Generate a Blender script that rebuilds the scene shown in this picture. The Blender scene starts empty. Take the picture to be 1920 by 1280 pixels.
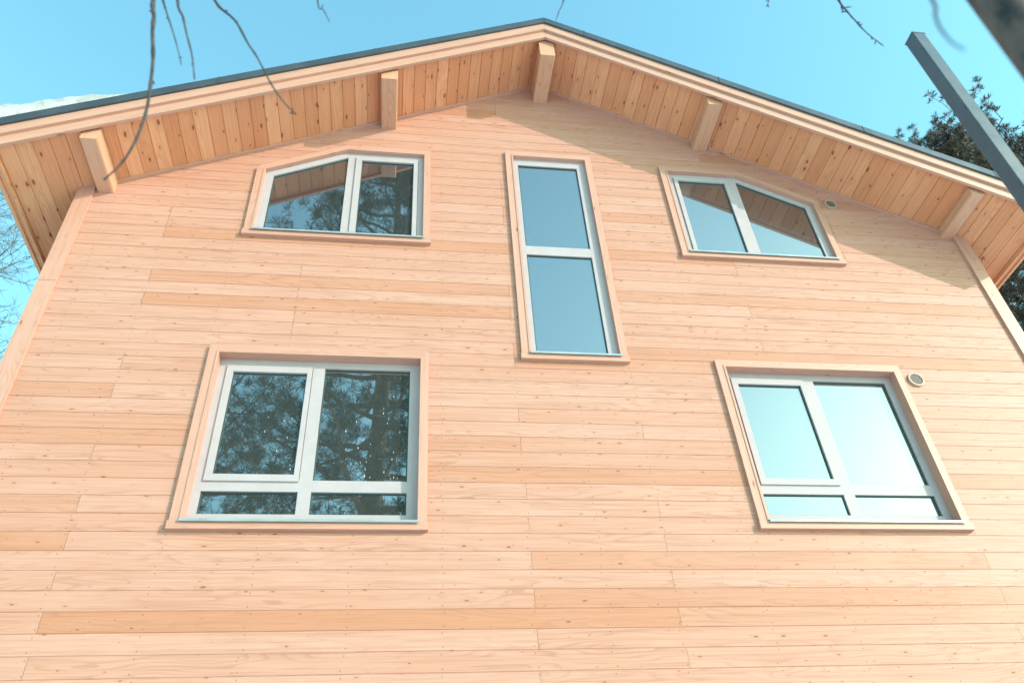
import bpy, math, random
from mathutils import Vector, Matrix, noise
R = math.radians
scn = bpy.context.scene
col = scn.collection
rng = random.Random(7)

# ------------------------------------------------------------------ materials
def new_mat(name):
    m = bpy.data.materials.new(name); m.use_nodes = True
    nt = m.node_tree
    b = nt.nodes.get('Principled BSDF')
    return m, nt, b

class NB:
    """tiny node-building helper"""
    def __init__(s, nt): s.nt = nt
    def n(s, t, **k):
        x = s.nt.nodes.new(t)
        for a, v in k.items(): setattr(x, a, v)
        return x
    def link(s, a, b): s.nt.links.new(a, b)
    def put(s, sock, v):
        if hasattr(v, 'bl_idname') or hasattr(v, 'is_output'): s.link(v, sock)
        else: sock.default_value = v
    def math(s, op, a, b=None, c=None, clamp=False):
        x = s.n('ShaderNodeMath', operation=op, use_clamp=clamp)
        s.put(x.inputs[0], a)
        if b is not None: s.put(x.inputs[1], b)
        if c is not None: s.put(x.inputs[2], c)
        return x.outputs[0]
    def ramp(s, v, a, b, lo=0., hi=1.):
        x = s.n('ShaderNodeMapRange'); x.interpolation_type = 'SMOOTHSTEP'
        s.put(x.inputs[0], v)
        for i, q in enumerate((a, b, lo, hi)): s.put(x.inputs[1+i], q)
        return x.outputs[0]
    def xyz(s, a, b, c=0.):
        x = s.n('ShaderNodeCombineXYZ')
        for i, q in enumerate((a, b, c)): s.put(x.inputs[i], q)
        return x.outputs[0]
    def mix(s, f, a, b, mode='MIX'):
        x = s.n('ShaderNodeMix', data_type='RGBA', blend_type=mode)
        s.put(x.inputs[0], f); s.put(x.inputs[6], a); s.put(x.inputs[7], b)
        return x.outputs[2]
    def noise(s, v, scale=1., detail=2., rough=.5, dim='3D'):
        x = s.n('ShaderNodeTexNoise', noise_dimensions=dim)
        s.put(x.inputs['Vector'], v); x.inputs['Scale'].default_value = scale
        x.inputs['Detail'].default_value = detail; x.inputs['Roughness'].default_value = rough
        return x.outputs[0]

NAILCOLS = [-4.4, -3.9, -3.35, -2.79, -2.235, -1.6, -.96, -.32, .315, .937, 1.46, 1.96, 2.62, 3.25, 3.88, 4.505, 5.1, 5.7]

def wood(name, pale, tan, knotc, knot_amt=.5, knot_u=2.6, knot_v=7.0, grain=1., rough=.5, nails=False, spec=.5, ks=.28):
    m, nt, b = new_mat(name); N = NB(nt)
    uv = N.n('ShaderNodeUVMap').outputs[0]
    sep = N.n('ShaderNodeSeparateXYZ'); N.link(uv, sep.inputs[0])
    u, v = sep.outputs[0], sep.outputs[1]
    at = N.n('ShaderNodeAttribute', attribute_name='tone')
    asep = N.n('ShaderNodeSeparateColor'); N.link(at.outputs['Color'], asep.inputs[0])
    rnd, tone, kn = asep.outputs[0], asep.outputs[1], asep.outputs[2]
    uo = N.math('MULTIPLY_ADD', rnd, 43.7, u)
    vo = N.math('MULTIPLY_ADD', rnd, 17.3, v)
    # knots
    kv = N.n('ShaderNodeTexVoronoi', voronoi_dimensions='2D', feature='F1')
    kv.inputs['Scale'].default_value = 1.0; kv.inputs['Randomness'].default_value = .95
    wob = N.noise(N.xyz(N.math('MULTIPLY', uo, 30.), N.math('MULTIPLY', vo, 60.)), 1., 2.)
    ku = N.math('ADD', N.math('MULTIPLY', uo, knot_u), N.math('MULTIPLY', wob, .05))
    kw = N.math('ADD', N.math('MULTIPLY', vo, knot_v), N.math('MULTIPLY', wob, .10))
    N.link(N.xyz(ku, kw), kv.inputs['Vector'])
    ksep = N.n('ShaderNodeSeparateColor'); N.link(kv.outputs['Color'], ksep.inputs[0])
    has = N.math('LESS_THAN', ksep.outputs[0], N.math('MULTIPLY', kn, knot_amt))
    ksize = N.math('MULTIPLY_ADD', N.math('POWER', ksep.outputs[1], 2.), .62, ks)
    d = N.math('DIVIDE', kv.outputs['Distance'], ksize)
    knot = N.math('MULTIPLY', has, N.ramp(d, .045, .105, 1., 0.))
    halo = N.math('MULTIPLY', has, N.ramp(d, .06, .34, 1., 0.))
    # growth-ring contours stretched along the board, bent round the knots
    base = N.noise(N.xyz(N.math('MULTIPLY', uo, .55), N.math('MULTIPLY', vo, 5.)), 1., 2., .45)
    ph = N.math('ADD', N.math('MULTIPLY', base, 20.), N.math('MULTIPLY', halo, 1.6))
    fr = N.math('FRACT', ph)
    ring = N.ramp(fr, .45, 1., 0., 1.)
    ring = N.math('MULTIPLY', ring, N.ramp(fr, .995, .93, 0., 1.))
    fine = N.noise(N.xyz(N.math('MULTIPLY', uo, 2.2), N.math('MULTIPLY', vo, 190.)), 1., 2., .6)
    streak = N.noise(N.xyz(N.math('MULTIPLY', uo, .8), N.math('MULTIPLY', vo, 38.)), 1., 3., .6)
    big = N.noise(N.xyz(N.math('MULTIPLY', uo, .9), N.math('MULTIPLY', vo, 3.)), 1., 3., .6)
    c = N.mix(tone, pale, tan)
    dark = N.mix(.62, tan, (tan[0]*.45, tan[1]*.33, tan[2]*.26, 1.))
    gm = N.noise(N.xyz(N.math('MULTIPLY', uo, .5), N.math('MULTIPLY', vo, 4.), 5.), 1., 2.)
    c = N.mix(N.math('MULTIPLY', N.math('MULTIPLY', ring, N.ramp(gm, .35, .7, .10, .46)), grain), c, dark)
    c = N.mix(N.ramp(streak, .42, .72, 0., .32*grain), c, dark)
    c = N.mix(N.ramp(fine, .45, .75, 0., .38*grain), c, dark)
    c = N.mix(N.ramp(big, .45, .8, 0., .35), c, tan)
    c = N.mix(N.ramp(big, .5, .15, 0., .30), c, (min(1, pale[0]*1.13), min(1, pale[1]*1.16), min(1, pale[2]*1.18), 1.))
    c = N.mix(N.math('MULTIPLY', halo, .42), c, tan)
    c = N.mix(N.math('MULTIPLY', knot, .88), c, knotc)
    if nails:
        jit = N.math('MULTIPLY_ADD', N.noise(N.xyz(N.math('MULTIPLY', v, 8.), N.math('MULTIPLY', rnd, 90.), N.math('MULTIPLY', u, .9)), 1., 0.), .07, -.035)
        uj = N.math('ADD', u, jit)
        dx = None
        for xc in NAILCOLS:
            q = N.math('ABSOLUTE', N.math('SUBTRACT', uj, xc))
            dx = q if dx is None else N.math('MINIMUM', dx, q)
        dv = N.math('ABSOLUTE', N.math('SUBTRACT', N.math('ABSOLUTE', N.math('SUBTRACT', v, .07)), .046))
        dd = N.math('SQRT', N.math('ADD', N.math('MULTIPLY', dx, dx), N.math('MULTIPLY', dv, dv)))
        nail = N.ramp(dd, .0030, .0055, 1., 0.)
        c = N.mix(N.math('MULTIPLY', nail, .85), c, (.13, .085, .06, 1.))
    N.link(c, b.inputs['Base Color'])
    b.inputs['Roughness'].default_value = rough
    b.inputs['Specular IOR Level'].default_value = spec
    bp = N.n('ShaderNodeBump'); bp.inputs['Strength'].default_value = .25; bp.inputs['Distance'].default_value = .002
    N.link(N.math('ADD', N.math('MULTIPLY', fine, .5), N.math('MULTIPLY', streak, 1.)), bp.inputs['Height'])
    N.link(bp.outputs[0], b.inputs['Normal'])
    return m

def plain(name, c, rough=.5, metal=0., var=.0, vscale=6., spec=.5):
    m, nt, b = new_mat(name); N = NB(nt)
    b.inputs['Roughness'].default_value = rough; b.inputs['Metallic'].default_value = metal
    b.inputs['Specular IOR Level'].default_value = spec
    if var:
        tc = N.n('ShaderNodeTexCoord').outputs['Object']
        f = N.noise(tc, vscale, 4., .6)
        c2 = tuple(x*(1-var) for x in c[:3]) + (1.,)
        N.link(N.mix(N.ramp(f, .3, .7), c2, c), b.inputs['Base Color'])
        N.link(N.ramp(f, .2, .8, max(0., rough-.12), min(1., rough+.12)), b.inputs['Roughness'])
    else: b.inputs['Base Color'].default_value = c
    return m

def mat_glass():
    m, nt, b = new_mat('coated_glass'); N = NB(nt)
    out = nt.nodes['Material Output']
    b.inputs['Base Color'].default_value = (.014, .018, .020, 1); b.inputs['Roughness'].default_value = .6
    g = N.n('ShaderNodeBsdfGlossy'); g.inputs['Roughness'].default_value = .012
    g.inputs['Color'].default_value = (.97, .93, .98, 1)
    tc = N.n('ShaderNodeTexCoord').outputs['Object']
    bp = N.n('ShaderNodeBump'); bp.inputs['Strength'].default_value = .10; bp.inputs['Distance'].default_value = .01
    N.link(N.noise(tc, 1.6, 1.), bp.inputs['Height']); N.link(bp.outputs[0], g.inputs['Normal'])
    lw = N.n('ShaderNodeLayerWeight'); lw.inputs['Blend'].default_value = .35
    f = N.math('MULTIPLY_ADD', lw.outputs['Fresnel'], .08, .305, clamp=True)
    mx = N.n('ShaderNodeMixShader'); N.link(f, mx.inputs[0])
    N.link(b.outputs[0], mx.inputs[1]); N.link(g.outputs[0], mx.inputs[2])
    N.link(mx.outputs[0], out.inputs['Surface'])
    return m

def mat_snow(name, scale, a=(.90, .90, .91, 1), c=(.95, .95, .95, 1)):
    m, nt, b = new_mat(name); N = NB(nt)
    tc = N.n('ShaderNodeTexCoord').outputs['Object']
    f = N.noise(tc, scale, 5., .6)
    N.link(N.mix(N.ramp(f, .35, .65), a, c), b.inputs['Base Color'])
    b.inputs['Roughness'].default_value = .75
    b.inputs['Subsurface Weight'].default_value = 0.
    bp = N.n('ShaderNodeBump'); bp.inputs['Strength'].default_value = .6; bp.inputs['Distance'].default_value = .05
    N.link(f, bp.inputs['Height']); N.link(bp.outputs[0], b.inputs['Normal'])
    return m

def mat_bark(name, a, c, stretch=(9, 9, 3), scale=1.):
    m, nt, b = new_mat(name); N = NB(nt)
    tc = N.n('ShaderNodeTexCoord').outputs['Object']
    mp = N.n('ShaderNodeMapping'); mp.inputs['Scale'].default_value = stretch; N.link(tc, mp.inputs[0])
    f = N.noise(mp.outputs[0], scale, 5., .65)
    N.link(N.mix(N.ramp(f, .38, .62), a, c), b.inputs['Base Color'])
    b.inputs['Roughness'].default_value = .85
    bp = N.n('ShaderNodeBump'); bp.inputs['Strength'].default_value = .6; bp.inputs['Distance'].default_value = .01
    N.link(f, bp.inputs['Height']); N.link(bp.outputs[0], b.inputs['Normal'])
    return m

def mat_needles(name, a, c):
    m, nt, b = new_mat(name); N = NB(nt)
    at = N.n('ShaderNodeAttribute', attribute_name='tone')
    s = N.n('ShaderNodeSeparateColor'); N.link(at.outputs['Color'], s.inputs[0])
    N.link(N.mix(s.outputs[0], a, c), b.inputs['Base Color'])
    b.inputs['Roughness'].default_value = .6
    return m

M_WALL = wood('larch_cladding', (.535, .282, .228, 1), (.48, .205, .130, 1), (.19, .080, .05, 1), .62, 3.8, 11., 1., .50, True, spec=.22)
M_SOFF = wood('pine_soffit', (.74, .350, .205, 1), (.58, .222, .112, 1), (.19, .060, .026, 1), 1.0, 2.6, 6.5, .85, .5, spec=.3, ks=.48)
M_TRIM = wood('pine_trim', (.55, .283, .228, 1), (.48, .222, .155, 1), (.18, .085, .05, 1), .35, 1.8, 7., .7, .5)
M_FASC = wood('pine_fascia', (.56, .300, .235, 1), (.48, .230, .160, 1), (.18, .085, .05, 1), .45, 1.6, 6., .7, .5)
M_BEAM = wood('pine_beam', (.62, .325, .222, 1), (.54, .245, .145, 1), (.17, .07, .04, 1), .5, 2.4, 6., .8, .5)
M_PVC = plain('white_pvc', (.43, .355, .385, 1), .5, 0., .06, 9., .25)
M_FLASH = plain('painted_flashing', (.36, .39, .42, 1), .35, .3, .12, 5.)
M_ROOF = plain('dark_sheet_metal', (.075, .085, .105, 1), .42, .35, .25, 3.)
M_STEEL = plain('grey_painted_steel', (.066, .074, .096, 1), .38, 0., .18, 14.)
M_GASK_SHADE = plain('gasket_and_shade', (.03, .06, .06, 1), .6)
M_GLASS = mat_glass()
M_VENT = plain('cream_plastic', (.44, .30, .235, 1), .45, 0., .08, 30.)
M_VDARK = plain('vent_grille', (.16, .105, .085, 1), .6, 0., .2, 40.)
M_VSLAT = plain('vent_slats', (.24, .18, .145, 1), .5, 0., .1, 40.)
M_GLINT = plain('drop_glint', (.5, .52, .54, 1), .08)  # pale colour painted for the bright reflected specks of falling drops
M_PLINTH = plain('plinth_concrete', (.32, .31, .30, 1), .85, 0., .25, 3.)
M_SNOW = mat_snow('snow_cover', .8)
M_SNOWR = mat_snow('roof_snow', 9., (.36, .34, .355, 1), (.50, .475, .49, 1))
M_PBARK = mat_bark('pine_bark', (.085, .055, .04, 1), (.20, .11, .065, 1), (5, 5, 1.2))
M_BBARK = mat_bark('birch_bark', (.014, .013, .018, 1), (.10, .068, .066, 1), (13, 13, 8))
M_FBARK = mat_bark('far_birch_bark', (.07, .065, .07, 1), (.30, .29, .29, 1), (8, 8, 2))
M_TWIG = mat_bark('birch_twig', (.028, .024, .030, 1), (.065, .050, .050, 1), (30, 30, 30))
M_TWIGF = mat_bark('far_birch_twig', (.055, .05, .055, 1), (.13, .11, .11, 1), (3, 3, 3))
M_NEED = mat_needles('pine_needles', (.032, .022, .016, 1), (.135, .088, .060, 1))
M_NEED2 = mat_needles('dark_pine_needles', (.012, .020, .013, 1), (.05, .06, .032, 1))

# ------------------------------------------------------------------ mesh builder
class MB:
    def __init__(s): s.v = []; s.f = []; s.uv = []; s.t = []
    def face(s, pts, uvs=None, tone=(0, 0, 0)):
        i = len(s.v); s.v += [tuple(p) for p in pts]
        s.f.append(tuple(range(i, i+len(pts))))
        s.uv += uvs if uvs else [(0, 0)]*len(pts)
        s.t += [tone]*len(pts)
    def build(s, name, mat, parent=None, smooth=False, merge=False):
        me = bpy.data.meshes.new(name); me.from_pydata(s.v, [], s.f)
        ul = me.uv_layers.new(name='UVMap'); ul.data.foreach_set('uv', [c for q in s.uv for c in q])
        a = me.color_attributes.new('tone', 'FLOAT_COLOR', 'CORNER')
        a.data.foreach_set('color', [c for q in s.t for c in (q[0], q[1], q[2], 1.)])
        if merge:
            import bmesh
            bm = bmesh.new(); bm.from_mesh(me); bmesh.ops.remove_doubles(bm, verts=bm.verts, dist=1e-5)
            bm.to_mesh(me); bm.free()
        if smooth: me.polygons.foreach_set('use_smooth', [True]*len(me.polygons))
        me.materials.append(mat); me.update()
        o = bpy.data.objects.new(name, me); col.objects.link(o)
        if parent: o.parent = parent
        return o
    def prism(s, poly, y0, y1, tone=None, axis=None):
        """xz polygon (counter-clockwise seen from -y) extruded from y0 (front) to y1 (back)"""
        t = tone or rt()
        n = len(poly)
        if axis is None:
            L = max(((Vector(poly[(i+1) % n])-Vector(poly[i])) for i in range(n)), key=lambda q: q.length)
            axis = L.normalized()
        ax = Vector(axis); px = Vector((-ax[1], ax[0]))
        q = lambda p: (Vector(p).dot(ax), Vector(p).dot(px))
        s.face([(p[0], y0, p[1]) for p in poly], [q(p) for p in poly], t)
        s.face([(p[0], y1, p[1]) for p in reversed(poly)], [q(p) for p in reversed(poly)], t)
        for i in range(n):
            a, c = poly[i], poly[(i+1) % n]
            s.face([(a[0], y0, a[1]), (a[0], y1, a[1]), (c[0], y1, c[1]), (c[0], y0, c[1])],
                   [(q(a)[0], y0), (q(a)[0], y1), (q(c)[0], y1+.0), (q(c)[0], y0)] if abs(q(a)[0]-q(c)[0]) > .02 else
                   [(y0, q(a)[1]), (y1, q(a)[1]), (y1, q(c)[1]), (y0, q(c)[1])], t)
    def ybeam(s, sec, y0, y1, tone=None):
        """xz section swept along y, grain along y"""
        t = tone or rt(); n = len(sec); acc = 0
        s.face([(p[0], y0, p[1]) for p in sec], [(p[1]*.3, p[0]) for p in sec], t)
        s.face([(p[0], y1, p[1]) for p in reversed(sec)], [(p[1]*.3, p[0]) for p in reversed(sec)], t)
        for i in range(n):
            a, c = sec[i], sec[(i+1) % n]; l = (Vector(c)-Vector(a)).length
            s.face([(a[0], y0, a[1]), (a[0], y1, a[1]), (c[0], y1, c[1]), (c[0], y0, c[1])],
                   [(y0, acc), (y1, acc), (y1, acc+l), (y0, acc+l)], t); acc += l
    def box(s, x0, x1, y0, y1, z0, z1, tone=None):
        s.prism([(x0, z0), (x1, z0), (x1, z1), (x0, z1)], y0, y1, tone)
    def tube(s, pts, rad, sides=6, cap=True):
        P = [Vector(p) for p in pts]; n = len(P); rings = []
        up = Vector((.31, .17, .93))
        for i in range(n):
            d = (P[min(i+1, n-1)]-P[max(i-1, 0)]).normalized()
            a = d.cross(up)
            if a.length < .05: a = d.cross(Vector((1, 0, 0)))
            a.normalize(); b = d.cross(a)
            r = rad[i] if hasattr(rad, '__len__') else rad
            i0 = len(s.v)
            for k in range(sides):
                w = 2*math.pi*k/sides
                s.v.append(tuple(P[i]+a*(r*math.cos(w))+b*(r*math.sin(w))))
            rings.append(i0)
        for i in range(n-1):
            for k in range(sides):
                k2 = (k+1) % sides
                s.f.append((rings[i]+k, rings[i]+k2, rings[i+1]+k2, rings[i+1]+k))
                s.uv += [(0, 0)]*4; s.t += [(0, 0, 0)]*4
        if cap:
            for r0, rv in ((rings[0], False), (rings[-1], True)):
                q = [r0+k for k in range(sides)]
                s.f.append(tuple(q if rv else q[::-1])); s.uv += [(0, 0)]*sides; s.t += [(0, 0, 0)]*sides

def rt(lo=0., hi=.6, kn=1.): return (rng.random(), rng.uniform(lo, hi), kn)
def empty(name, loc=(0, 0, 0)):
    o = bpy.data.objects.new(name, None); col.objects.link(o); o.location = loc; o.empty_display_size = .3
    return o
def tag(o, label=None, cat=None, group=None, kind=None):
    if label: o['label'] = label
    if cat: o['category'] = cat
    if group: o['group'] = group
    if kind: o['kind'] = kind
    return o

# ------------------------------------------------------------------ house
CX = 1.464; ZA = 10.19; SL = .5177              # ridge x, soffit apex height, roof slope
HW = 4.549; EW = 5.066; OH = .673; BACK = 9.0   # half width of wall / roof, gable overhang, depth
PIT = .14; Z0 = 3.3221 - 23*PIT                 # cladding pitch and first seam
soff = lambda x: ZA - SL*abs(x-CX)
house = empty('timber_house', (CX, 0, 0))
tag(house, 'timber clad gabled house with five windows under wide wooden eaves', 'house')
house_parts = []
def hb(mb, name, mat, parent=None, **k):
    o = mb.build(name, mat, None, **k)
    o.parent = parent or house
    o.matrix_parent_inverse = Matrix.Translation((-CX, 0, 0))
    if parent: o.matrix_parent_inverse = Matrix.Identity(4)
    return o
def part_empty(name, parent):
    o = empty(name); o.parent = parent; o.matrix_parent_inverse = Matrix.Translation((-CX, 0, 0)); return o

# openings (inner edges of the casings): polygons counter-clockwise from bottom-left
LLo = [(-1.500, 4.370), (.133, 4.370), (.133, 5.885), (-1.500, 5.885)]
LRo = [(2.824, 4.397), (4.434, 4.397), (4.434, 5.911), (2.824, 5.911)]
MTo = [(1.085, 5.985), (1.880, 5.985), (1.880, 8.760), (1.085, 8.760)]
ULo = [(-1.455, 7.365), (.130, 7.365), (.130, 8.670), (-.668, 8.670), (-1.455, 8.2626)]
mir = lambda p: [(2*CX-x+.006, z) for x, z in reversed(p)]
URo = [(2*CX-.130+.006, 7.375), (2*CX+1.455+.006, 7.375), (2*CX+1.455+.006, 8.2626), (2*CX+.668+.006, 8.670), (2*CX-.130+.006, 8.670)]

def line_isect(p, d, q, e):
    den = d[0]*e[1]-d[1]*e[0]
    t = ((q[0]-p[0])*e[1]-(q[1]-p[1])*e[0])/den
    return (p[0]+d[0]*t, p[1]+d[1]*t)
def offset(poly, ds):
    """push every edge i (vertex i -> i+1) outwards by ds[i]"""
    n = len(poly); L = []
    for i in range(n):
        a, b = poly[i], poly[(i+1) % n]
        dx, dz = b[0]-a[0], b[1]-a[1]; l = math.hypot(dx, dz)
        nx, nz = dz/l, -dx/l
        L.append(((a[0]+nx*ds[i], a[1]+nz*ds[i]), (dx, dz)))
    return [line_isect(*L[i-1], *L[i]) for i in range(n)]
def ring(mb, inner, outer, y0, y1, skip=(), lo=0., hi=.5):
    n = len(inner)
    for i in range(n):
        if i in skip: continue
        j = (i+1) % n
        ax = (Vector(inner[j])-Vector(inner[i])).normalized()
        mb.prism([inner[i], outer[i], outer[j], inner[j]][::1] if False else [outer[i], outer[j], inner[j], inner[i]], y0, y1, rt(lo, hi), ax)

OPEN = [offset(p, [.012]*len(p)) for p in (LLo, LRo, MTo, ULo, URo)]
def hspan(poly, z):
    xs = []
    n = len(poly)
    for i in range(n):
        a, b = poly[i], poly[(i+1) % n]
        if abs(a[1]-b[1]) < 1e-9: continue
        lo, hi = min(a[1], b[1]), max(a[1], b[1])
        if lo-1e-6 <= z <= hi+1e-6:
            xs.append(a[0]+(b[0]-a[0])*(z-a[1])/(b[1]-a[1]))
    return (min(xs), max(xs)) if len(xs) > 1 else None

# front cladding: every board a strip with chamfered long edges and a shallow groove
ROWTONE = {}
def front_wall():
    mb = MB(); G = .0036
    k = 3
    while True:
        z0 = Z0+k*PIT; z1 = z0+PIT
        if z0 > ZA+.02: break
        kk = k-23
        if kk % 2 == 0: J = [-2.22, 1.972]
        else: J = [.952, 4.52]
        if kk > 9:
            J = sorted(rng.sample([-2.235, -.96, .937, 1.96, 3.25, 4.505], 2))
            if J[1]-J[0] < 2.2: J = J[:1]
        cuts = [-9.] + J + [99.]
        # height breaks (grooves, chamfers, opening edges)
        zs = [z0, z0+.0017, z0+.0036, z1-.0036, z1-.0017, z1]
        for op in OPEN:
            for p in op:
                if z0+.006 < p[1] < z1-.006: zs.append(p[1])
        zs = sorted(zs)
        yof = lambda z: G if (z-z0 < .0018 or z1-z < .0018) else 0.
        for c in range(len(cuts)-1):
            tone = rt(0., .36)
            if rng.random() < .14: tone = (tone[0], rng.uniform(.55, .85), 1.)
            ov = {(2, 1): .95, (6, 0): .9, (5, 1): .62, (3, 1): .80, (10, 1): .75, (10, 2): .75, (2, 0): .2, (12, 0): .62, (13, 0): .5, (15, 0): .6, (8, 0): .5, (24, 2): .6, (24, 1): .6}.get((kk, c))
            if ov: tone = (tone[0], ov, .8)
            ca, cb = cuts[c]+.0009, cuts[c+1]-.0009
            for i in range(len(zs)-1):
                za, zb = zs[i], zs[i+1]; zm = (za+zb)/2
                lim = lambda z: (CX-min(HW, max(0., (ZA+.05-z)/SL)), CX+min(HW, max(0., (ZA+.05-z)/SL)))
                la, lb = lim(za), lim(zb)
                segs = [((max(ca, la[0]), max(ca, lb[0])), (min(cb, la[1]), min(cb, lb[1])))]
                for op in OPEN:
                    m = hspan(op, zm)
                    if not m: continue
                    ha = hspan(op, za+1e-5) or m; hb_ = hspan(op, zb-1e-5) or m
                    ns = []
                    for (l, r) in segs:
                        lm, rm = (l[0]+l[1])/2, (r[0]+r[1])/2
                        if m[1] <= lm or m[0] >= rm: ns.append((l, r)); continue
                        if m[0] > lm: ns.append((l, (ha[0], hb_[0])))
                        if m[1] < rm: ns.append(((ha[1], hb_[1]), r))
                    segs = ns
                for (l, r) in segs:
                    if r[0]-l[0] < .002 and r[1]-l[1] < .002: continue
                    ya, yb = yof(za), yof(zb)
                    if za-z0 > .0018 and z1-za > .0018: ya = 0.
                    P = [(l[0], ya, za), (r[0], ya, za), (r[1], yb, zb), (l[1], yb, zb)]
                    mb.face(P, [(p[0], p[2]-z0) for p in P], tone)
        k += 1
    return hb(mb, 'wall', M_WALL)
front_wall()

def side_wall(sx):
    mb = MB(); k = 3; x = CX+sx*(HW)
    while Z0+k*PIT < soff(x)+.02:
        z0 = Z0+k*PIT; z1 = z0+PIT
        ys = [.02, 4.2 if k % 2 else 2.4, BACK]
        for c in range(2):
            t = rt(0., .5)
            prof = [(z0, .007), (z0+.0016, .007), (z0+.0046, 0.), (z1-.0046, 0.), (z1-.0016, .007), (z1, .007)]
            for (a, da), (b, db) in zip(prof[:-1], prof[1:]):
                P = [(x-sx*da, ys[c], a), (x-sx*da, ys[c+1], a), (x-sx*db, ys[c+1], b), (x-sx*db, ys[c], b)]
                if sx < 0: P = P[::-1]
                mb.face(P, [(p[1]+30, p[2]-z0) for p in P], t)
        k += 1
    hb(mb, 'side_wall', M_WALL)
side_wall(-1); side_wall(1)
mb = MB(); mb.prism([(CX-HW, 0.), (CX+HW, 0.), (CX+HW, soff(CX+HW)), (CX, ZA), (CX-HW, soff(CX+HW))], BACK-.05, BACK, (0.3, .2, 0), (1, 0)); hb(mb, 'back_wall', M_WALL)
mb = MB(); mb.box(CX-HW-.02, CX+HW+.02, -.02, BACK+.02, -.2, Z0+3*PIT+.004); hb(mb, 'plinth', M_PLINTH)

# corner boards, each of two lengths
for sx, zj in ((-1, 6.61), (1, 7.34)):
    mb = MB()
    xi, xo = CX+sx*4.429, CX+sx*(HW+.024)
    a, b = min(xi, xo), max(xi, xo)
    for z0, z1 in ((Z0+3*PIT+.02, zj-.002), (zj+.002, soff(CX+4.5)+.02)):
        t = rt(0., .35)
        mb.box(a, b, -.028, .004, z0, z1, t)
        s0, s1 = (xo, xo-sx*.024); mb.box(min(s0, s1), max(s0, s1), .0041, .12, z0, z1, rt(0, .4))
    hb(mb, 'corner_board', M_TRIM)

# soffit boards running along y
for sx in (-1, 1):
    mb = MB(); s = 0.; cs = math.cos(math.atan(SL)); Lt = EW/cs
    k = 0
    while s < Lt:
        w = .138; s1 = min(s+w, Lt)
        t = rt(0., .8)
        prof = [(s, .008), (s+.002, .008), (s+.006, 0.), (s1-.006, 0.), (s1-.002, .008), (s1, .008)]
        for (a, da), (b, db) in zip(prof[:-1], prof[1:]):
            xa, xb = CX+sx*a*cs, CX+sx*b*cs
            ye = .06 if max(abs(xa-CX), abs(xb-CX)) < HW-.05 else BACK
            P = [(xa, -OH+.012, soff(xa)+da), (xb, -OH+.012, soff(xb)+db), (xb, ye, soff(xb)+db), (xa, ye, soff(xa)+da)]
            if sx > 0: P = P[::-1]
            mb.face(P, [(p[1], (abs(p[0]-CX)/cs)) for p in P], t)
        s = s1; k += 1
    hb(mb, 'soffit', M_SOFF)
    # moulding where the wall meets the soffit
    mb = MB(); x1 = CX+sx*HW
    a, b = (CX, soff(CX)), (x1, soff(x1))
    q = [(a[0], a[1]-.030), (b[0], b[1]-.030), (b[0], b[1]-.001), (a[0], a[1]-.001)]
    mb.prism(q if sx > 0 else [q[1], q[0], q[3], q[2]], -.022, .003, rt(0, .4)); hb(mb, 'rake_moulding', M_TRIM)

def rake(name, mat, z_lo, z_hi, y0, y1, ext=0., lo=0., hi=.4, tone=None):
    for sx in (-1, 1):
        mb = MB(); xe = CX+sx*(EW+ext)
        q = [(CX+sx*.0006, soff(CX)+z_lo), (xe, soff(xe)+z_lo), (xe, soff(xe)+z_hi), (CX+sx*.0006, soff(CX)+z_hi)]
        mb.prism(q if sx > 0 else [q[1], q[0], q[3], q[2]], y0, y1, tone or rt(lo, hi)); hb(mb, name, mat)
rake('lower_fascia', M_FASC, -.045, .118, -OH, -OH+.030)
rake('upper_fascia', M_FASC, .078, .206, -OH-.030, -OH-.001, .03)
rake('drip_edge', M_ROOF, .197, .298, -OH-.052, -OH-.032, .06)
rake('roof', M_ROOF, .281, .305, -OH-.0315, BACK+.4, .10)
rake('rafter_deck', M_BEAM, .020, .278, -OH+.034, BACK+.3, -.002)
# small overlap seams and rivet tabs of the drip edge
for sx in (-1, 1):
    for d in (.45, 1.9, 3.35, 4.6):
        mb = MB(); x = CX+sx*d
        mb.prism([(x-.006, soff(x)+.199), (x+.006, soff(x)+.199), (x+.006, soff(x)+.303), (x-.006, soff(x)+.303)], -OH-.056, -OH-.0525)
        hb(mb, 'seam_strip', M_ROOF)
# eave boards along the two sides
for sx in (-1, 1):
    mb = MB(); xe = CX+sx*EW; z = soff(xe)
    a, b = (xe+sx*.001, xe+sx*.030)
    mb.ybeam([(min(a, b), z-.05), (max(a, b), z-.05), (max(a, b), z+.19), (min(a, b), z+.19)], -OH-.0005, BACK+.3, rt(0, .3))
    a, b = (xe-sx*.045, xe-sx*.0005)
    mb.ybeam([(min(a, b), z-.028), (max(a, b), z-.028), (max(a, b), z+.014), (min(a, b), z+.014)], -OH+.032, BACK, rt(0, .3))
    hb(mb, 'eave_board', M_SOFF)
# purlins carrying the overhang
def purlin(xc, w, zb, ztop):
    mb = MB(); c = .010; h = w/2
    sec = [(xc-h+c, zb), (xc+h-c, zb), (xc+h, zb+c), (xc+h, ztop), (xc-h, ztop), (xc-h, zb+c)]
    mb.ybeam(sec, -OH+.055, .003, rt(0, .3)); hb(mb, 'purlin', M_BEAM)
purlin(1.475, .170, 9.855, ZA-.012)
purlin(-.262, .168, 9.130, soff(-.262)+.02)
purlin(3.285, .170, 9.128, soff(3.285)+.02)
purlin(-2.870, .150, 7.805, soff(-2.870)+.02)
purlin(5.835, .150, 7.845, soff(5.835)+.02)

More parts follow.
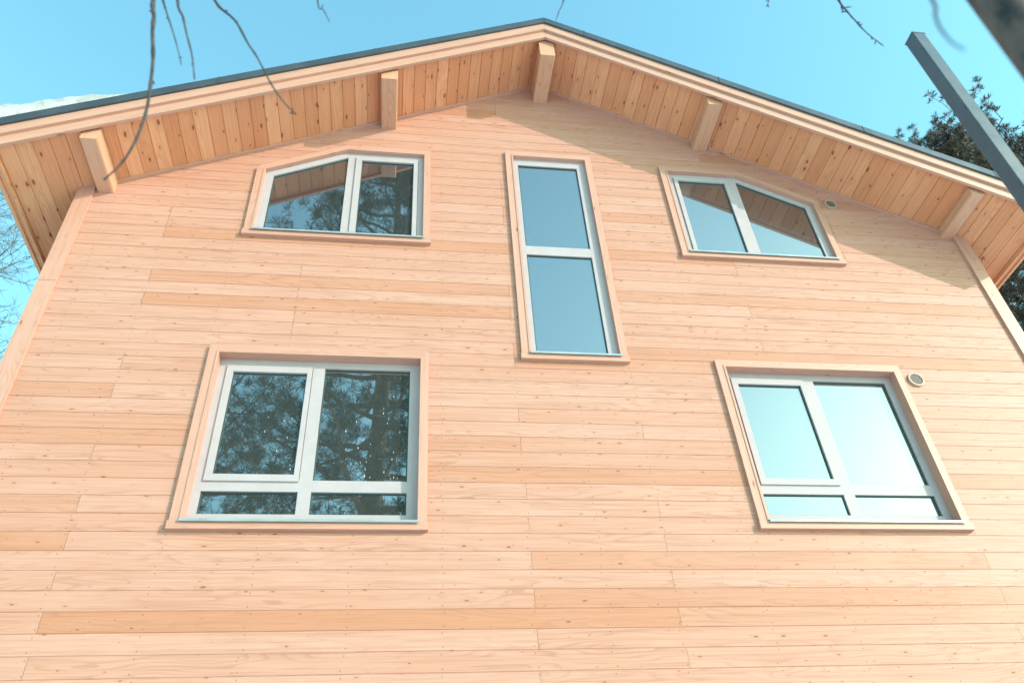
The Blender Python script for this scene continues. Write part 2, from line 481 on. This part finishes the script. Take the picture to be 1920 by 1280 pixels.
# ------------------------------------------------------------------ windows
def rect(x0, x1, z0, z1): return [(x0, z0), (x1, z0), (x1, z1), (x0, z1)]
def window(op, yf, inner, bars, sashes, panes, caps=(), sill_drop=.0, label=None):
    """op: opening polygon; yf: frame front; inner: inner edge of the outer frame; bars: mullion/transom polygons;
    sashes: (outer, inner) polygons; panes: (polygon, depth)"""
    w = part_empty('window', house)
    if label: w['label'] = label
    n = len(op)
    W = lambda mb, name, mat: hb(mb, name, mat, w)
    # lining and casing boards; edge 0 is the bottom
    mb = MB(); o1 = offset(op, [0.]+[.018]*(n-1))
    ring(mb, op, o1, -.036, yf+.02, skip=(0,), hi=.4)
    W(mb, 'lining', M_TRIM)
    mb = MB(); o2 = offset(op, [0.]+[.0182]*(n-1)); o3 = offset(op, [0., .069]+[.078]*(n-3)+[.084])
    ring(mb, o2, o3, -.030, .004, skip=(0,), hi=.35)
    x0, x1, zb = op[0][0], op[1][0], op[0][1]
    mb.box(x0-.092, x1+.076, -.042, .004, zb-.062, zb-.0015, rt(.15, .5))
    W(mb, 'casing', M_TRIM)
    # flashing on the bottom board
    mb = MB()
    pr = [(yf-.004, zb+.036), (-.060, zb+.006), (-.060, zb-.014), (-.0565, zb-.014), (-.0565, zb+.002), (yf-.004, zb+.031)]
    xa, xb = x0-.012, x1+.015
    m2 = len(pr)
    mb.face([(xa, p[0], p[1]) for p in reversed(pr)]); mb.face([(xb, p[0], p[1]) for p in pr])
    for i in range(m2):
        a, b = pr[i], pr[(i+1) % m2]
        mb.face([(xa, a[0], a[1]), (xa, b[0], b[1]), (xb, b[0], b[1]), (xb, a[0], a[1])])
    W(mb, 'flashing', M_FLASH)
    # frame
    mb = MB(); ring(mb, inner, offset(op, [.008]*n), yf, yf+.07)
    for b in bars: mb.prism(b, yf+.0006, yf+.069)
    W(mb, 'frame', M_PVC)
    for so, si in sashes:
        mb = MB(); ring(mb, si, so, yf-.013, yf+.05); W(mb, 'sash', M_PVC)
    gk_shade = MB()
    for pl, dp in panes:
        mb = MB(); mb.prism(offset(pl, [.004]*len(pl)), yf+dp, yf+dp+.012); W(mb, 'pane', M_GLASS)
        ring(gk_shade, offset(pl, [-.010]*len(pl)), offset(pl, [.001]*len(pl)), yf+dp-.006, yf+dp-.0005)  # gasket widened so its dark edge also paints the shaded side reveals
    W(gk_shade, 'gasket_reveal_shade', M_GASK_SHADE)
    for cx_, cz in caps:
        mb = MB(); mb.prism([(cx_-.022, cz-.007), (cx_+.022, cz-.007), (cx_+.022, cz+.003), (cx_+.012, cz+.008), (cx_-.012, cz+.008), (cx_-.022, cz+.003)], yf-.010, yf-.0005)
        W(mb, 'drain_cap', M_PVC)
    return w

def tall_layout(dx, dz):
    S = lambda p: [(x+dx, z+dz) for x, z in p]
    inner = S(rect(-1.438, .050, 4.474, 5.822))
    bars = [S(rect(-.748, -.652, 4.474, 5.822)), S(rect(-1.438, -.748, 4.660, 4.757)), S(rect(-.652, .050, 4.660, 4.757))]
    sash = [(S(rect(-1.434, -.752, 4.740, 5.818)), S(rect(-1.380, -.791, 4.797, 5.757)))]
    panes = [(S(rect(-1.380, -.791, 4.797, 5.757)), .012), (S(rect(-.652, .050, 4.757, 5.822)), .022),
             (S(rect(-1.438, -.748, 4.474, 4.660)), .022), (S(rect(-.652, .050, 4.474, 4.660)), .022)]
    caps = S([(-1.32, 4.432), (-.70, 4.432), (-.10, 4.432)])
    return inner, bars, sash, panes, caps
i_, b_, s_, p_, c_ = tall_layout(0, 0)
win_ll = window(LLo, .062, i_, b_, s_, p_, c_)
i_, b_, s_, p_, c_ = tall_layout(4.318, .030)
window(LRo, .062, i_, b_, s_, p_, c_)
window(MTo, .012, rect(1.138, 1.788, 5.997, 8.658), [rect(1.138, 1.788, 7.269, 7.387)], [],
       [(rect(1.138, 1.788, 5.997, 7.269), .02), (rect(1.138, 1.788, 7.387, 8.658), .02)])
ULi = [(-1.376, 7.392), (.070, 7.392), (.070, 8.604), (-.640, 8.604), (-1.376, 8.223)]
ULb = [[(-.659, 7.392), (-.578, 7.392), (-.578, 8.604), (-.640, 8.604), (-.659, 8.5942)]]
ULs = [(rect(-.576, .066, 7.394, 8.600), rect(-.516, .022, 7.430, 8.550))]
ULp = [([(-1.376, 7.392), (-.659, 7.392), (-.659, 8.5942), (-1.376, 8.223)], .02), (rect(-.516, .022, 7.430, 8.550), .012)]
window(ULo, .012, ULi, ULb, ULs, ULp)
sh = lambda p: [(x, z+.008) for x, z in p]
roll = lambda p: p[-2:]+p[:-2]
def mirp(p):
    q = mir(p); i = min(range(len(q)), key=lambda k: (round(q[k][1], 3), q[k][0])); return sh(q[i:]+q[:i])
window(URo, .012, mirp(ULi), [mirp(b) for b in ULb], [(mirp(a), mirp(b)) for a, b in ULs], [(mirp(a), d) for a, d in ULp])
# pale specks painting the reflection of falling drops on the lower left window
mb = MB(); r2 = random.Random(5)
for i in range(48):
    for _ in range(50):
        x, z = -.60+.62*r2.random()**.7, 4.76+1.0*r2.random()**1.5
        if r2.random() < .18: x, z = -1.1+.28*r2.random(), 4.85+.5*r2.random()
        if z < 4.85+1.*(x+.65)**.5 if x > -.65 else True: break
    h = r2.uniform(.004, .014); w = r2.uniform(.0018, .0034)
    y = .062+(.0115 if x < -.75 else .0215)
    pts = [(x, z-h), (x+w, z-h*.6), (x+w*.8, z+h*.3), (x, z+h), (x-w*.8, z+h*.3), (x-w, z-h*.6)]
    c0 = (x, y-.004, z-h*.3)
    for k in range(6):
        a, b = pts[k], pts[(k+1) % 6]
        mb.face([c0, (a[0], y, a[1]), (b[0], y, b[1])][::1])
o = hb(mb, 'drop_glints', M_GLINT, win_ll); o['kind'] = 'stuff'

# round wall vents
def vent(x, z, r):
    w = part_empty('vent', house)
    mb = MB(); n = 32; prof = [(r, .001), (r, -.016), (r*.96, -.021), (r*.80, -.021), (r*.74, -.010)]
    for k in range(n):
        a, b = 2*math.pi*k/n, 2*math.pi*(k+1)/n
        for (r0, y0), (r1, y1) in zip(prof[:-1], prof[1:]):
            mb.face([(x+r0*math.cos(a), y0, z+r0*math.sin(a)), (x+r0*math.cos(b), y0, z+r0*math.sin(b)),
                     (x+r1*math.cos(b), y1, z+r1*math.sin(b)), (x+r1*math.cos(a), y1, z+r1*math.sin(a))][::-1])
    hb(mb, 'vent_rim', M_VENT, w)
    mb = MB(); ri = r*.79
    mb.face([(x+ri*math.cos(2*math.pi*k/n), -.004, z+ri*math.sin(2*math.pi*k/n)) for k in range(n)])
    hb(mb, 'vent_back', M_VDARK, w)
    mb = MB()
    for k in range(-3, 4):
        xx = k*r*.2; hh = math.sqrt(ri*ri-xx*xx)*.97
        mb.box(x+xx-.0035, x+xx+.0035, -.014, -.0045, z-hh, z+hh, (0, 0, 0))
    hb(mb, 'grille', M_VSLAT, w)
vent(4.640, 5.848, .076); vent(4.617, 8.290, .072)

# ------------------------------------------------------------------ snow lying on the left end of the roof
def roof_snow():
    mb = MB(); nx, ny = 70, 60
    x0, x1 = CX-EW-.12, -1.2; y0, y1 = -OH-.05, 5.0
    def P(i, j):
        fx = i/nx; x = x0+(x1-x0)*fx; y = y0+(y1-y0)*(j/ny)**2
        e = min(1., (y-y0)/.10)
        full = max(0., min(1., (-2.62-x)/.40))**.7
        thin = .022*max(0., noise.noise((x*2.3, y*1.5, 3.)) + .15)
        h = full*(.215+.16*max(0., -2.95-x)+.07*noise.noise((x*1.7, y*1.3, .3))+.05*noise.noise((x*7., y*6., 2.)))+thin
        h = h+(full*.15)*min(1., max(0., (y+.4)/2.5))
        h *= math.sqrt(1-(1-e)**2)*.9+.1*(e > 0)
        if i == nx: h = 0.
        ov = 0.
        if j == 0: h = 0.; ov = -.0
        return (x, y, soff(x)+.3065+max(0., h)-(.0 if h > 0 else .0))
    G = [[P(i, j) for j in range(ny+1)] for i in range(nx+1)]
    for i in range(nx):
        for j in range(ny):
            mb.face([G[i][j], G[i+1][j], G[i+1][j+1], G[i][j+1]])
    o = mb.build('roof_snow_patch', M_SNOWR, None, smooth=True, merge=True)
    tag(o, 'patch of old greyish snow lying on the left end of the roof edge', 'snow')
roof_snow()

# ------------------------------------------------------------------ steel post
px, py, s = 2.334, -3.621, .0325
post = empty('steel_post', (px, py, 0))
tag(post, 'tall dark grey square steel post standing in front of the right eave', 'post')
def lb(mb, name, mat, parent, **k):
    o = mb.build(name, mat, None, **k); o.parent = parent; return o
mb = MB(); c = .004
sec = [(-s+c, -s), (s-c, -s), (s, -s+c), (s, s-c), (s-c, s), (-s+c, s), (-s, s-c), (-s, -s+c)]
for k in range(8):
    a, b = sec[k], sec[(k+1) % 8]
    mb.face([(a[0], a[1], 0), (b[0], b[1], 0), (b[0], b[1], 5.02), (a[0], a[1], 5.02)])
lb(mb, 'shaft', M_STEEL, post)
mb = MB(); q = s+.0015
mb.box(-q, q, -q, q, 5.0205, 5.026); lb(mb, 'end_cap', M_STEEL, post)
mb = MB(); mb.box(-.11, .11, -.11, .11, .0, .014)
for ax in (-.08, .08):
    for ay in (-.08, .08):
        mb.box(ax-.012, ax+.012, ay-.012, ay+.012, .0145, .03)
lb(mb, 'base_plate', M_STEEL, post)

# ------------------------------------------------------------------ ground
def ground():
    mb = MB(); n = 80
    def cz(t): return math.copysign(abs(t)**2.6, t)*420
    V = []
    for i in range(n+1):
        for j in range(n+1):
            x, y = cz(2*i/n-1), cz(2*j/n-1)
            d = math.hypot(x-1, y+2)
            z = -.02+.05*noise.noise((x*.6, y*.6, 0))+min(3., max(0., d-14)*.02)*noise.noise((x*.03, y*.03, 4.))
            if abs(x-CX) < HW+1.5 and -1.2 < y < BACK+1.2: z = min(z, -.01)
            V.append((x, y, z))
    for i in range(n):
        for j in range(n):
            a = i*(n+1)+j
            mb.face([V[a], V[a+n+1], V[a+n+2], V[a+1]])
    o = mb.build('ground', M_SNOW, None, smooth=True, merge=True)
    tag(o, 'snow covered ground around the timber house', None, None, 'structure')
ground()

# ------------------------------------------------------------------ trees
def rvec(r): 
    while True:
        v = Vector((r.uniform(-1, 1), r.uniform(-1, 1), r.uniform(-1, 1)))
        if .05 < v.length < 1: return v.normalized()

def pine(x, y, h, base, crown_r, seed, label, needles, nb=58, tl=.20, tw=.018, trunk_r=.25, per=13, flat=.5, group=None, subs=9, tufts=5, dome=.0):
    r = random.Random(seed)
    t = empty('pine_tree', (x, y, 0)); tag(t, label, 'tree', group)
    tr = MB()
    n = 12
    def spine(f): return Vector((.35*math.sin(f*3.1+seed)*f, .35*math.cos(f*2.3+seed)*f, h*f))
    tr.tube([spine(i/n) for i in range(n+1)], [trunk_r*(1-.88*i/n)*(1.25 if i == 0 else 1) for i in range(n+1)], 9)
    br = MB(); cr = MB()
    def tuft(p, d, sc):
        tone = (r.random()**1.5, 0, 0)
        for _ in range(per):
            v = (d*.75+rvec(r)*1.05).normalized()
            side = v.cross(rvec(r)).normalized()*(tw*sc)
            L = tl*sc*r.uniform(.7, 1.15)
            i = len(cr.v)
            cr.v += [tuple(p-side), tuple(p+v*L*.55+side*.9), tuple(p+v*L)]
            cr.v.append(tuple(p+v*L*.5-side*.9))
            cr.f.append((i, i+1, i+2, i+3)); cr.uv += [(0, 0)]*4; cr.t += [tone]*4
    for b in range(nb):
        f = base+(1-base)*((b+r.random())/nb)
        p0 = spine(min(f, .985))
        az = b*2.399+r.uniform(-.5, .5)
        g = (f-base)/(1-base)
        prof = (math.sin(math.pi*min(1., g*.62+.28)))**.8 * (1-g**4*(1-flat))
        L = crown_r*prof*r.uniform(.55, 1.1)
        if L < .3: L = .3
        el = R(-8+32*g+r.uniform(-12, 12))
        d = Vector((math.cos(az)*math.cos(el), math.sin(az)*math.cos(el), math.sin(el)))
        pts = []; q = p0.copy(); m = 7
        for i in range(m+1):
            pts.append(q.copy())
            d = (d+rvec(r)*.22+Vector((0, 0, .07))).normalized(); q = q+d*(L/m)
            zc = h+.2-dome*(q.x**2+q.y**2)
            if q.z > zc: q.z = zc+r.uniform(-.25, .1); d.z = min(d.z, 0.)
        br.tube(pts, [max(.012, trunk_r*.26*(1-g*.6)*(1-i/m*.9)) for i in range(m+1)], 5, cap=False)
        for sb in range(subs):
            fi = 1.5+(m-1.5)*(sb+r.random())/subs
            i = min(m-1, int(fi)); sp = pts[i].lerp(pts[i+1], fi-i)
            sd = ((pts[i+1]-pts[i]).normalized()*.7+rvec(r)*.9+Vector((0, 0, .35))).normalized()
            sl = L*r.uniform(.14, .34)+.15
            sq = [sp]
            for k in range(3):
                sd = (sd+rvec(r)*.25+Vector((0, 0, .15))).normalized(); sq.append(sq[-1]+sd*(sl/3))
            br.tube(sq, [.014, .011, .008, .005], 3, cap=False)
            for k in range(tufts):
                ff = .6+2.4*(k+r.random())/tufts; j = min(2, int(ff))
                pp = sq[j].lerp(sq[j+1], ff-j)
                tuft(pp+rvec(r)*.10, ((sq[j+1]-sq[j]).normalized()+Vector((0, 0, .5))).normalized(), r.uniform(.75, 1.2))
            tuft(sq[-1], sd, 1.15)
    lb(tr, 'trunk', M_PBARK, t, smooth=True); lb(br, 'limbs', M_PBARK, t); lb(cr, 'crown', needles, t)
    return t

G2 = 'pines behind the house'
pine(13.9, 6.2, 17.9, .28, 4.9, 11, 'dark pine crown rising above the right roof slope beside the post', M_NEED, 140, .125, .0074, .22, per=30, flat=.9, subs=14, tufts=9, dome=.085)
pine(19.4, 8.0, 20.6, .45, 4.4, 23, 'dark pine at the right edge of the picture behind the post', M_NEED, 105, .14, .0078, .24, per=28, flat=.9, subs=12, tufts=8, dome=.085)
pine(-.70, -12.6, 25.5, .38, 4.1, 5, 'thick tall pine mirrored in the right panes of the two left windows', M_NEED2, 84, .26, .009, .42, per=18, flat=.6, subs=12, tufts=5)
pine(-6.6, -18.5, 27.0, .36, 4.2, 31, 'slimmer farther pine mirrored in the left panes of the two left windows', M_NEED2, 70, .26, .010, .26, per=16, flat=.6, subs=11, tufts=5)

def bare_birch(x, y, h, seed, label, nb=120, group=None):
    r = random.Random(seed)
    t = empty('birch_tree', (x, y, 0)); tag(t, label, 'tree', group)
    tr = MB(); bm = MB(); tm = MB(); n = 14
    sp = lambda f: Vector((.5*math.sin(f*2.6+seed)*f, .5*math.cos(f*1.9+seed)*f, h*f))
    tr.tube([sp(i/n) for i in range(n+1)], [.16*(1-.93*i/n) for i in range(n+1)], 8)
    def grow(p, d, L, rad, lvl):
        m = (7, 6, 5, 4)[lvl]; pts = [p]; q = p
        for i in range(m):
            d = (d+rvec(r)*(.17+.02*lvl)+Vector((0, 0, .10-.05*lvl))).normalized(); q = q+d*(L/m); pts.append(q)
        (bm if lvl < 2 else tm).tube(pts, [rad*(1-.85*i/m) for i in range(m+1)], 4 if lvl < 2 else 3, cap=False)
        if lvl < 3:
            for k in range((7, 7, 5)[lvl]):
                f = .8+(m-1)*(k+r.random())/(7, 7, 5)[lvl]; i = min(m-1, int(f))
                pp = pts[i].lerp(pts[i+1], f-i)
                dd = ((pts[i+1]-pts[i]).normalized()*.9+rvec(r)*.85).normalized()
                grow(pp, dd, L*r.uniform(.28, .5), rad*.54, lvl+1)
    for b in range(nb):
        f = .28+.70*(b+r.random())/nb
        az = b*2.4+r.uniform(-.5, .5); el = R(25+35*f)
        g = (f-.28)/.72
        L = (3.6*(1-g)**.6*(.4+.6*min(1, g*4))+.6)*r.uniform(.7, 1.1)
        grow(sp(f), Vector((math.cos(az)*math.cos(el), math.sin(az)*math.cos(el), math.sin(el))), L, .040*(1.1-g), 0)
    lb(tr, 'trunk', M_FBARK, t, smooth=True); lb(bm, 'branches', M_FBARK, t); lb(tm, 'twigs', M_TWIGF, t)
bare_birch(-9.9, 8.2, 19.0, 3, 'bare birch with fine twigs beyond the left corner of the house')

# ------------------------------------------------------------------ young birch by the camera: trunk at the right, twigs hanging from limbs overhead
TB = (1.006, -4.772)
birch = empty('young_birch', (TB[0], TB[1], 0))
tag(birch, 'blurred young birch at top right, its bare twigs hanging across the sky', 'tree')
L_ = lambda p: (p[0]-TB[0], p[1]-TB[1], p[2])
LT = lambda p: (p[0]-.99, p[1]+4.77, p[2])
mb = MB()
tp = [(1.03, -4.80, -.05), (1.02, -4.79, .6), (1.005, -4.775, 1.4), (.985, -4.766, 2.1), (.958, -4.768, 2.6), (.956, -4.782, 2.9), (.945, -4.80, 3.2), (.93, -4.83, 3.7), (.92, -4.85, 4.3), (.93, -4.86, 5.0), (.96, -4.86, 5.8), (.97, -4.85, 6.6)]
mb.tube([LT(p) for p in tp], [.062, .052, .046, .041, .037, .035, .033, .030, .026, .02, .013, .005], 14)
lb(mb, 'trunk', M_BBARK, birch, smooth=True)
def limb(pts, r0, r1):
    mb = MB(); n = len(pts)
    mb.tube([L_(p) for p in pts], [r0+(r1-r0)*i/(n-1) for i in range(n)], 8); lb(mb, 'limb', M_BBARK, birch, smooth=True)
limb([(.925, -4.84, 4.0), (.6, -4.72, 4.45), (.2, -4.5, 4.72), (-.2, -4.25, 4.85), (-.5, -4.05, 4.85), (-.75, -3.95, 4.72), (-.95, -3.9, 4.55)], .016, .005)
limb([(.92, -4.85, 4.4), (.86, -4.5, 4.9), (.75, -4.15, 5.2), (.62, -3.85, 5.3), (.5, -3.6, 5.25)], .014, .005)
limb([(.925, -4.85, 4.55), (1.15, -4.55, 4.95), (1.4, -4.2, 5.15), (1.62, -4.0, 5.12), (1.75, -3.9, 5.0)], .014, .005)
TW = [
 ([(-.75,-3.95,4.72),(-.80,-4.03,4.5),(-.80,-4.05,4.25)], [(-0.781, -4.049, 3.98), (-0.768, -4.035, 3.914), (-0.761, -4.021, 3.85), (-0.747, -3.989, 3.762), (-0.742, -3.957, 3.677), (-0.74, -3.931, 3.599), (-0.747, -3.909, 3.528), (-0.759, -3.893, 3.465), (-0.776, -3.882, 3.408), (-0.806, -3.872, 3.356)], .0062),
 ([(-.95,-3.9,4.55),(-.90,-3.97,4.4)], [(-0.785, -3.999, 4.078), (-0.759, -3.985, 4.01), (-0.731, -3.971, 3.94), (-0.707, -3.958, 3.874), (-0.686, -3.946, 3.809)], .0030),
 ([(-.75,-3.95,4.72),(-.78,-4.02,4.4)], [(-0.724, -4.032, 4.026), (-0.698, -4.017, 3.956), (-0.676, -4.001, 3.886), (-0.65, -3.979, 3.809), (-0.632, -3.953, 3.727)], .0042),
 ([(-.5,-4.05,4.85),(-.66,-4.0,4.65),(-.71,-3.98,4.4)], [(-0.651, -3.966, 4.167), (-0.577, -3.948, 4.085), (-0.526, -3.922, 3.997), (-0.49, -3.915, 3.934), (-0.436, -3.882, 3.838), (-0.388, -3.868, 3.765), (-0.35, -3.87, 3.712)], .0042),
 ([(-.2,-4.25,4.85),(-.35,-4.1,4.5)], [(-0.321, -4.007, 4.148), (-0.298, -4.005, 4.094), (-0.273, -3.997, 4.033)], .0028),
 ([(.62,-3.85,5.3),(.63,-3.86,4.95)], [(0.575, -3.821, 4.68), (0.554, -3.806, 4.62), (0.536, -3.792, 4.561)], .0030),
 ([(1.40,-4.2,5.15),(1.42,-3.98,4.8)], [(1.384, -3.924, 4.637), (1.361, -3.918, 4.586)], .0030),
 ([(1.62,-4.0,5.12),(1.64,-3.99,4.85)], [(1.657, -3.956, 4.618), (1.67, -3.948, 4.559), (1.686, -3.942, 4.502), (1.723, -3.926, 4.429), (1.773, -3.915, 4.359)], .0042),
 ([(.955,-4.79,3.05),(.84,-4.84,3.02),(.70,-4.90,2.80)], [(0.634, -4.921, 2.536), (0.618, -4.924, 2.496), (0.604, -4.928, 2.457), (0.594, -4.934, 2.419), (0.583, -4.943, 2.386), (0.574, -4.954, 2.354)], .0026)]
r3 = random.Random(2)
for ti, (up, pts, rad) in enumerate(TW):
    P = [Vector(p) for p in up+pts]
    # smooth the chain
    Q = []
    for i in range(len(P)-1):
        a, b = P[i], P[i+1]; pa = P[max(0, i-1)]; pb = P[min(len(P)-1, i+2)]
        for k in range(4):
            f = k/4
            Q.append(.5*((2*a)+(b-pa)*f+(2*pa-5*a+4*b-pb)*f*f+(3*a-pa-3*b+pb)*f**3))
    Q.append(P[-1]); n = len(Q)
    rr = [rad*(1.25-.85*i/(n-1)) for i in range(n)]
    for i in range(n):
        if i % 5 == 3 and ti != 8: rr[i] *= 1.3                      # nodes
    mb = MB(); mb.tube([L_(p) for p in Q], rr, 7)
    for i in range(4, n-1):                                # buds and short spurs
        if ti != 8 and r3.random() < (.55 if ti == 7 else .18):
            d = (Q[i+1]-Q[i]).normalized(); sd = (d*.6+rvec(r3)*.8).normalized(); L = r3.uniform(.012, .035 if ti == 7 else .022)
            q = Q[i]; mb.tube([L_(q), L_(q+sd*L*.6), L_(q+sd*L)], [rad*.5, rad*.62, rad*.15], 5)
    lb(mb, 'twig', M_TWIG, birch, smooth=True)

# ------------------------------------------------------------------ light, sky, camera
SUN = Vector((1.28, -1., .68)).normalized()
sl = bpy.data.lights.new('sun', 'SUN'); sl.energy = 2.0; sl.angle = R(.6); sl.color = (1., .93, .85)
so = bpy.data.objects.new('sun', sl); col.objects.link(so); so.rotation_euler = SUN.to_track_quat('Z', 'Y').to_euler()
so.location = (20, -20, 20)
w = bpy.data.worlds.new('World'); scn.world = w; w.use_nodes = True
nt = w.node_tree; N = NB(nt); bg = nt.nodes['Background']
sky = N.n('ShaderNodeTexSky', sky_type='NISHITA'); sky.sun_disc = False
sky.sun_elevation = math.asin(SUN.z); sky.sun_rotation = math.atan2(SUN.x, SUN.y)
sky.air_density = 2.0; sky.dust_density = 1.15; sky.ozone_density = 1.0
tint = N.mix(1., sky.outputs[0], (.70, 1.27, 1.31, 1.), 'MULTIPLY')
N.link(tint, bg.inputs[0]); bg.inputs[1].default_value = .15
cam = bpy.data.cameras.new('camera'); cam.sensor_width = 36; cam.lens = 28.29; cam.clip_end = 2000; cam.clip_start = .05
co = bpy.data.objects.new('camera', cam); col.objects.link(co); scn.camera = co
m = Matrix(((0.990692, -0.036006, -0.131275), (-0.123483, -0.643542, -0.755384), (-0.057283, 0.764563, -0.641998))).to_4x4()
co.matrix_world = Matrix.Translation((0, -5.3392, 1.6)) @ m
cam.dof.use_dof = True; cam.dof.focus_distance = 8.2; cam.dof.aperture_fstop = 2.6
scn.view_settings.view_transform = 'Standard'; scn.view_settings.look = 'None'
scn.view_settings.exposure = 1.06; scn.view_settings.gamma = 1
scn.render.engine = 'CYCLES'
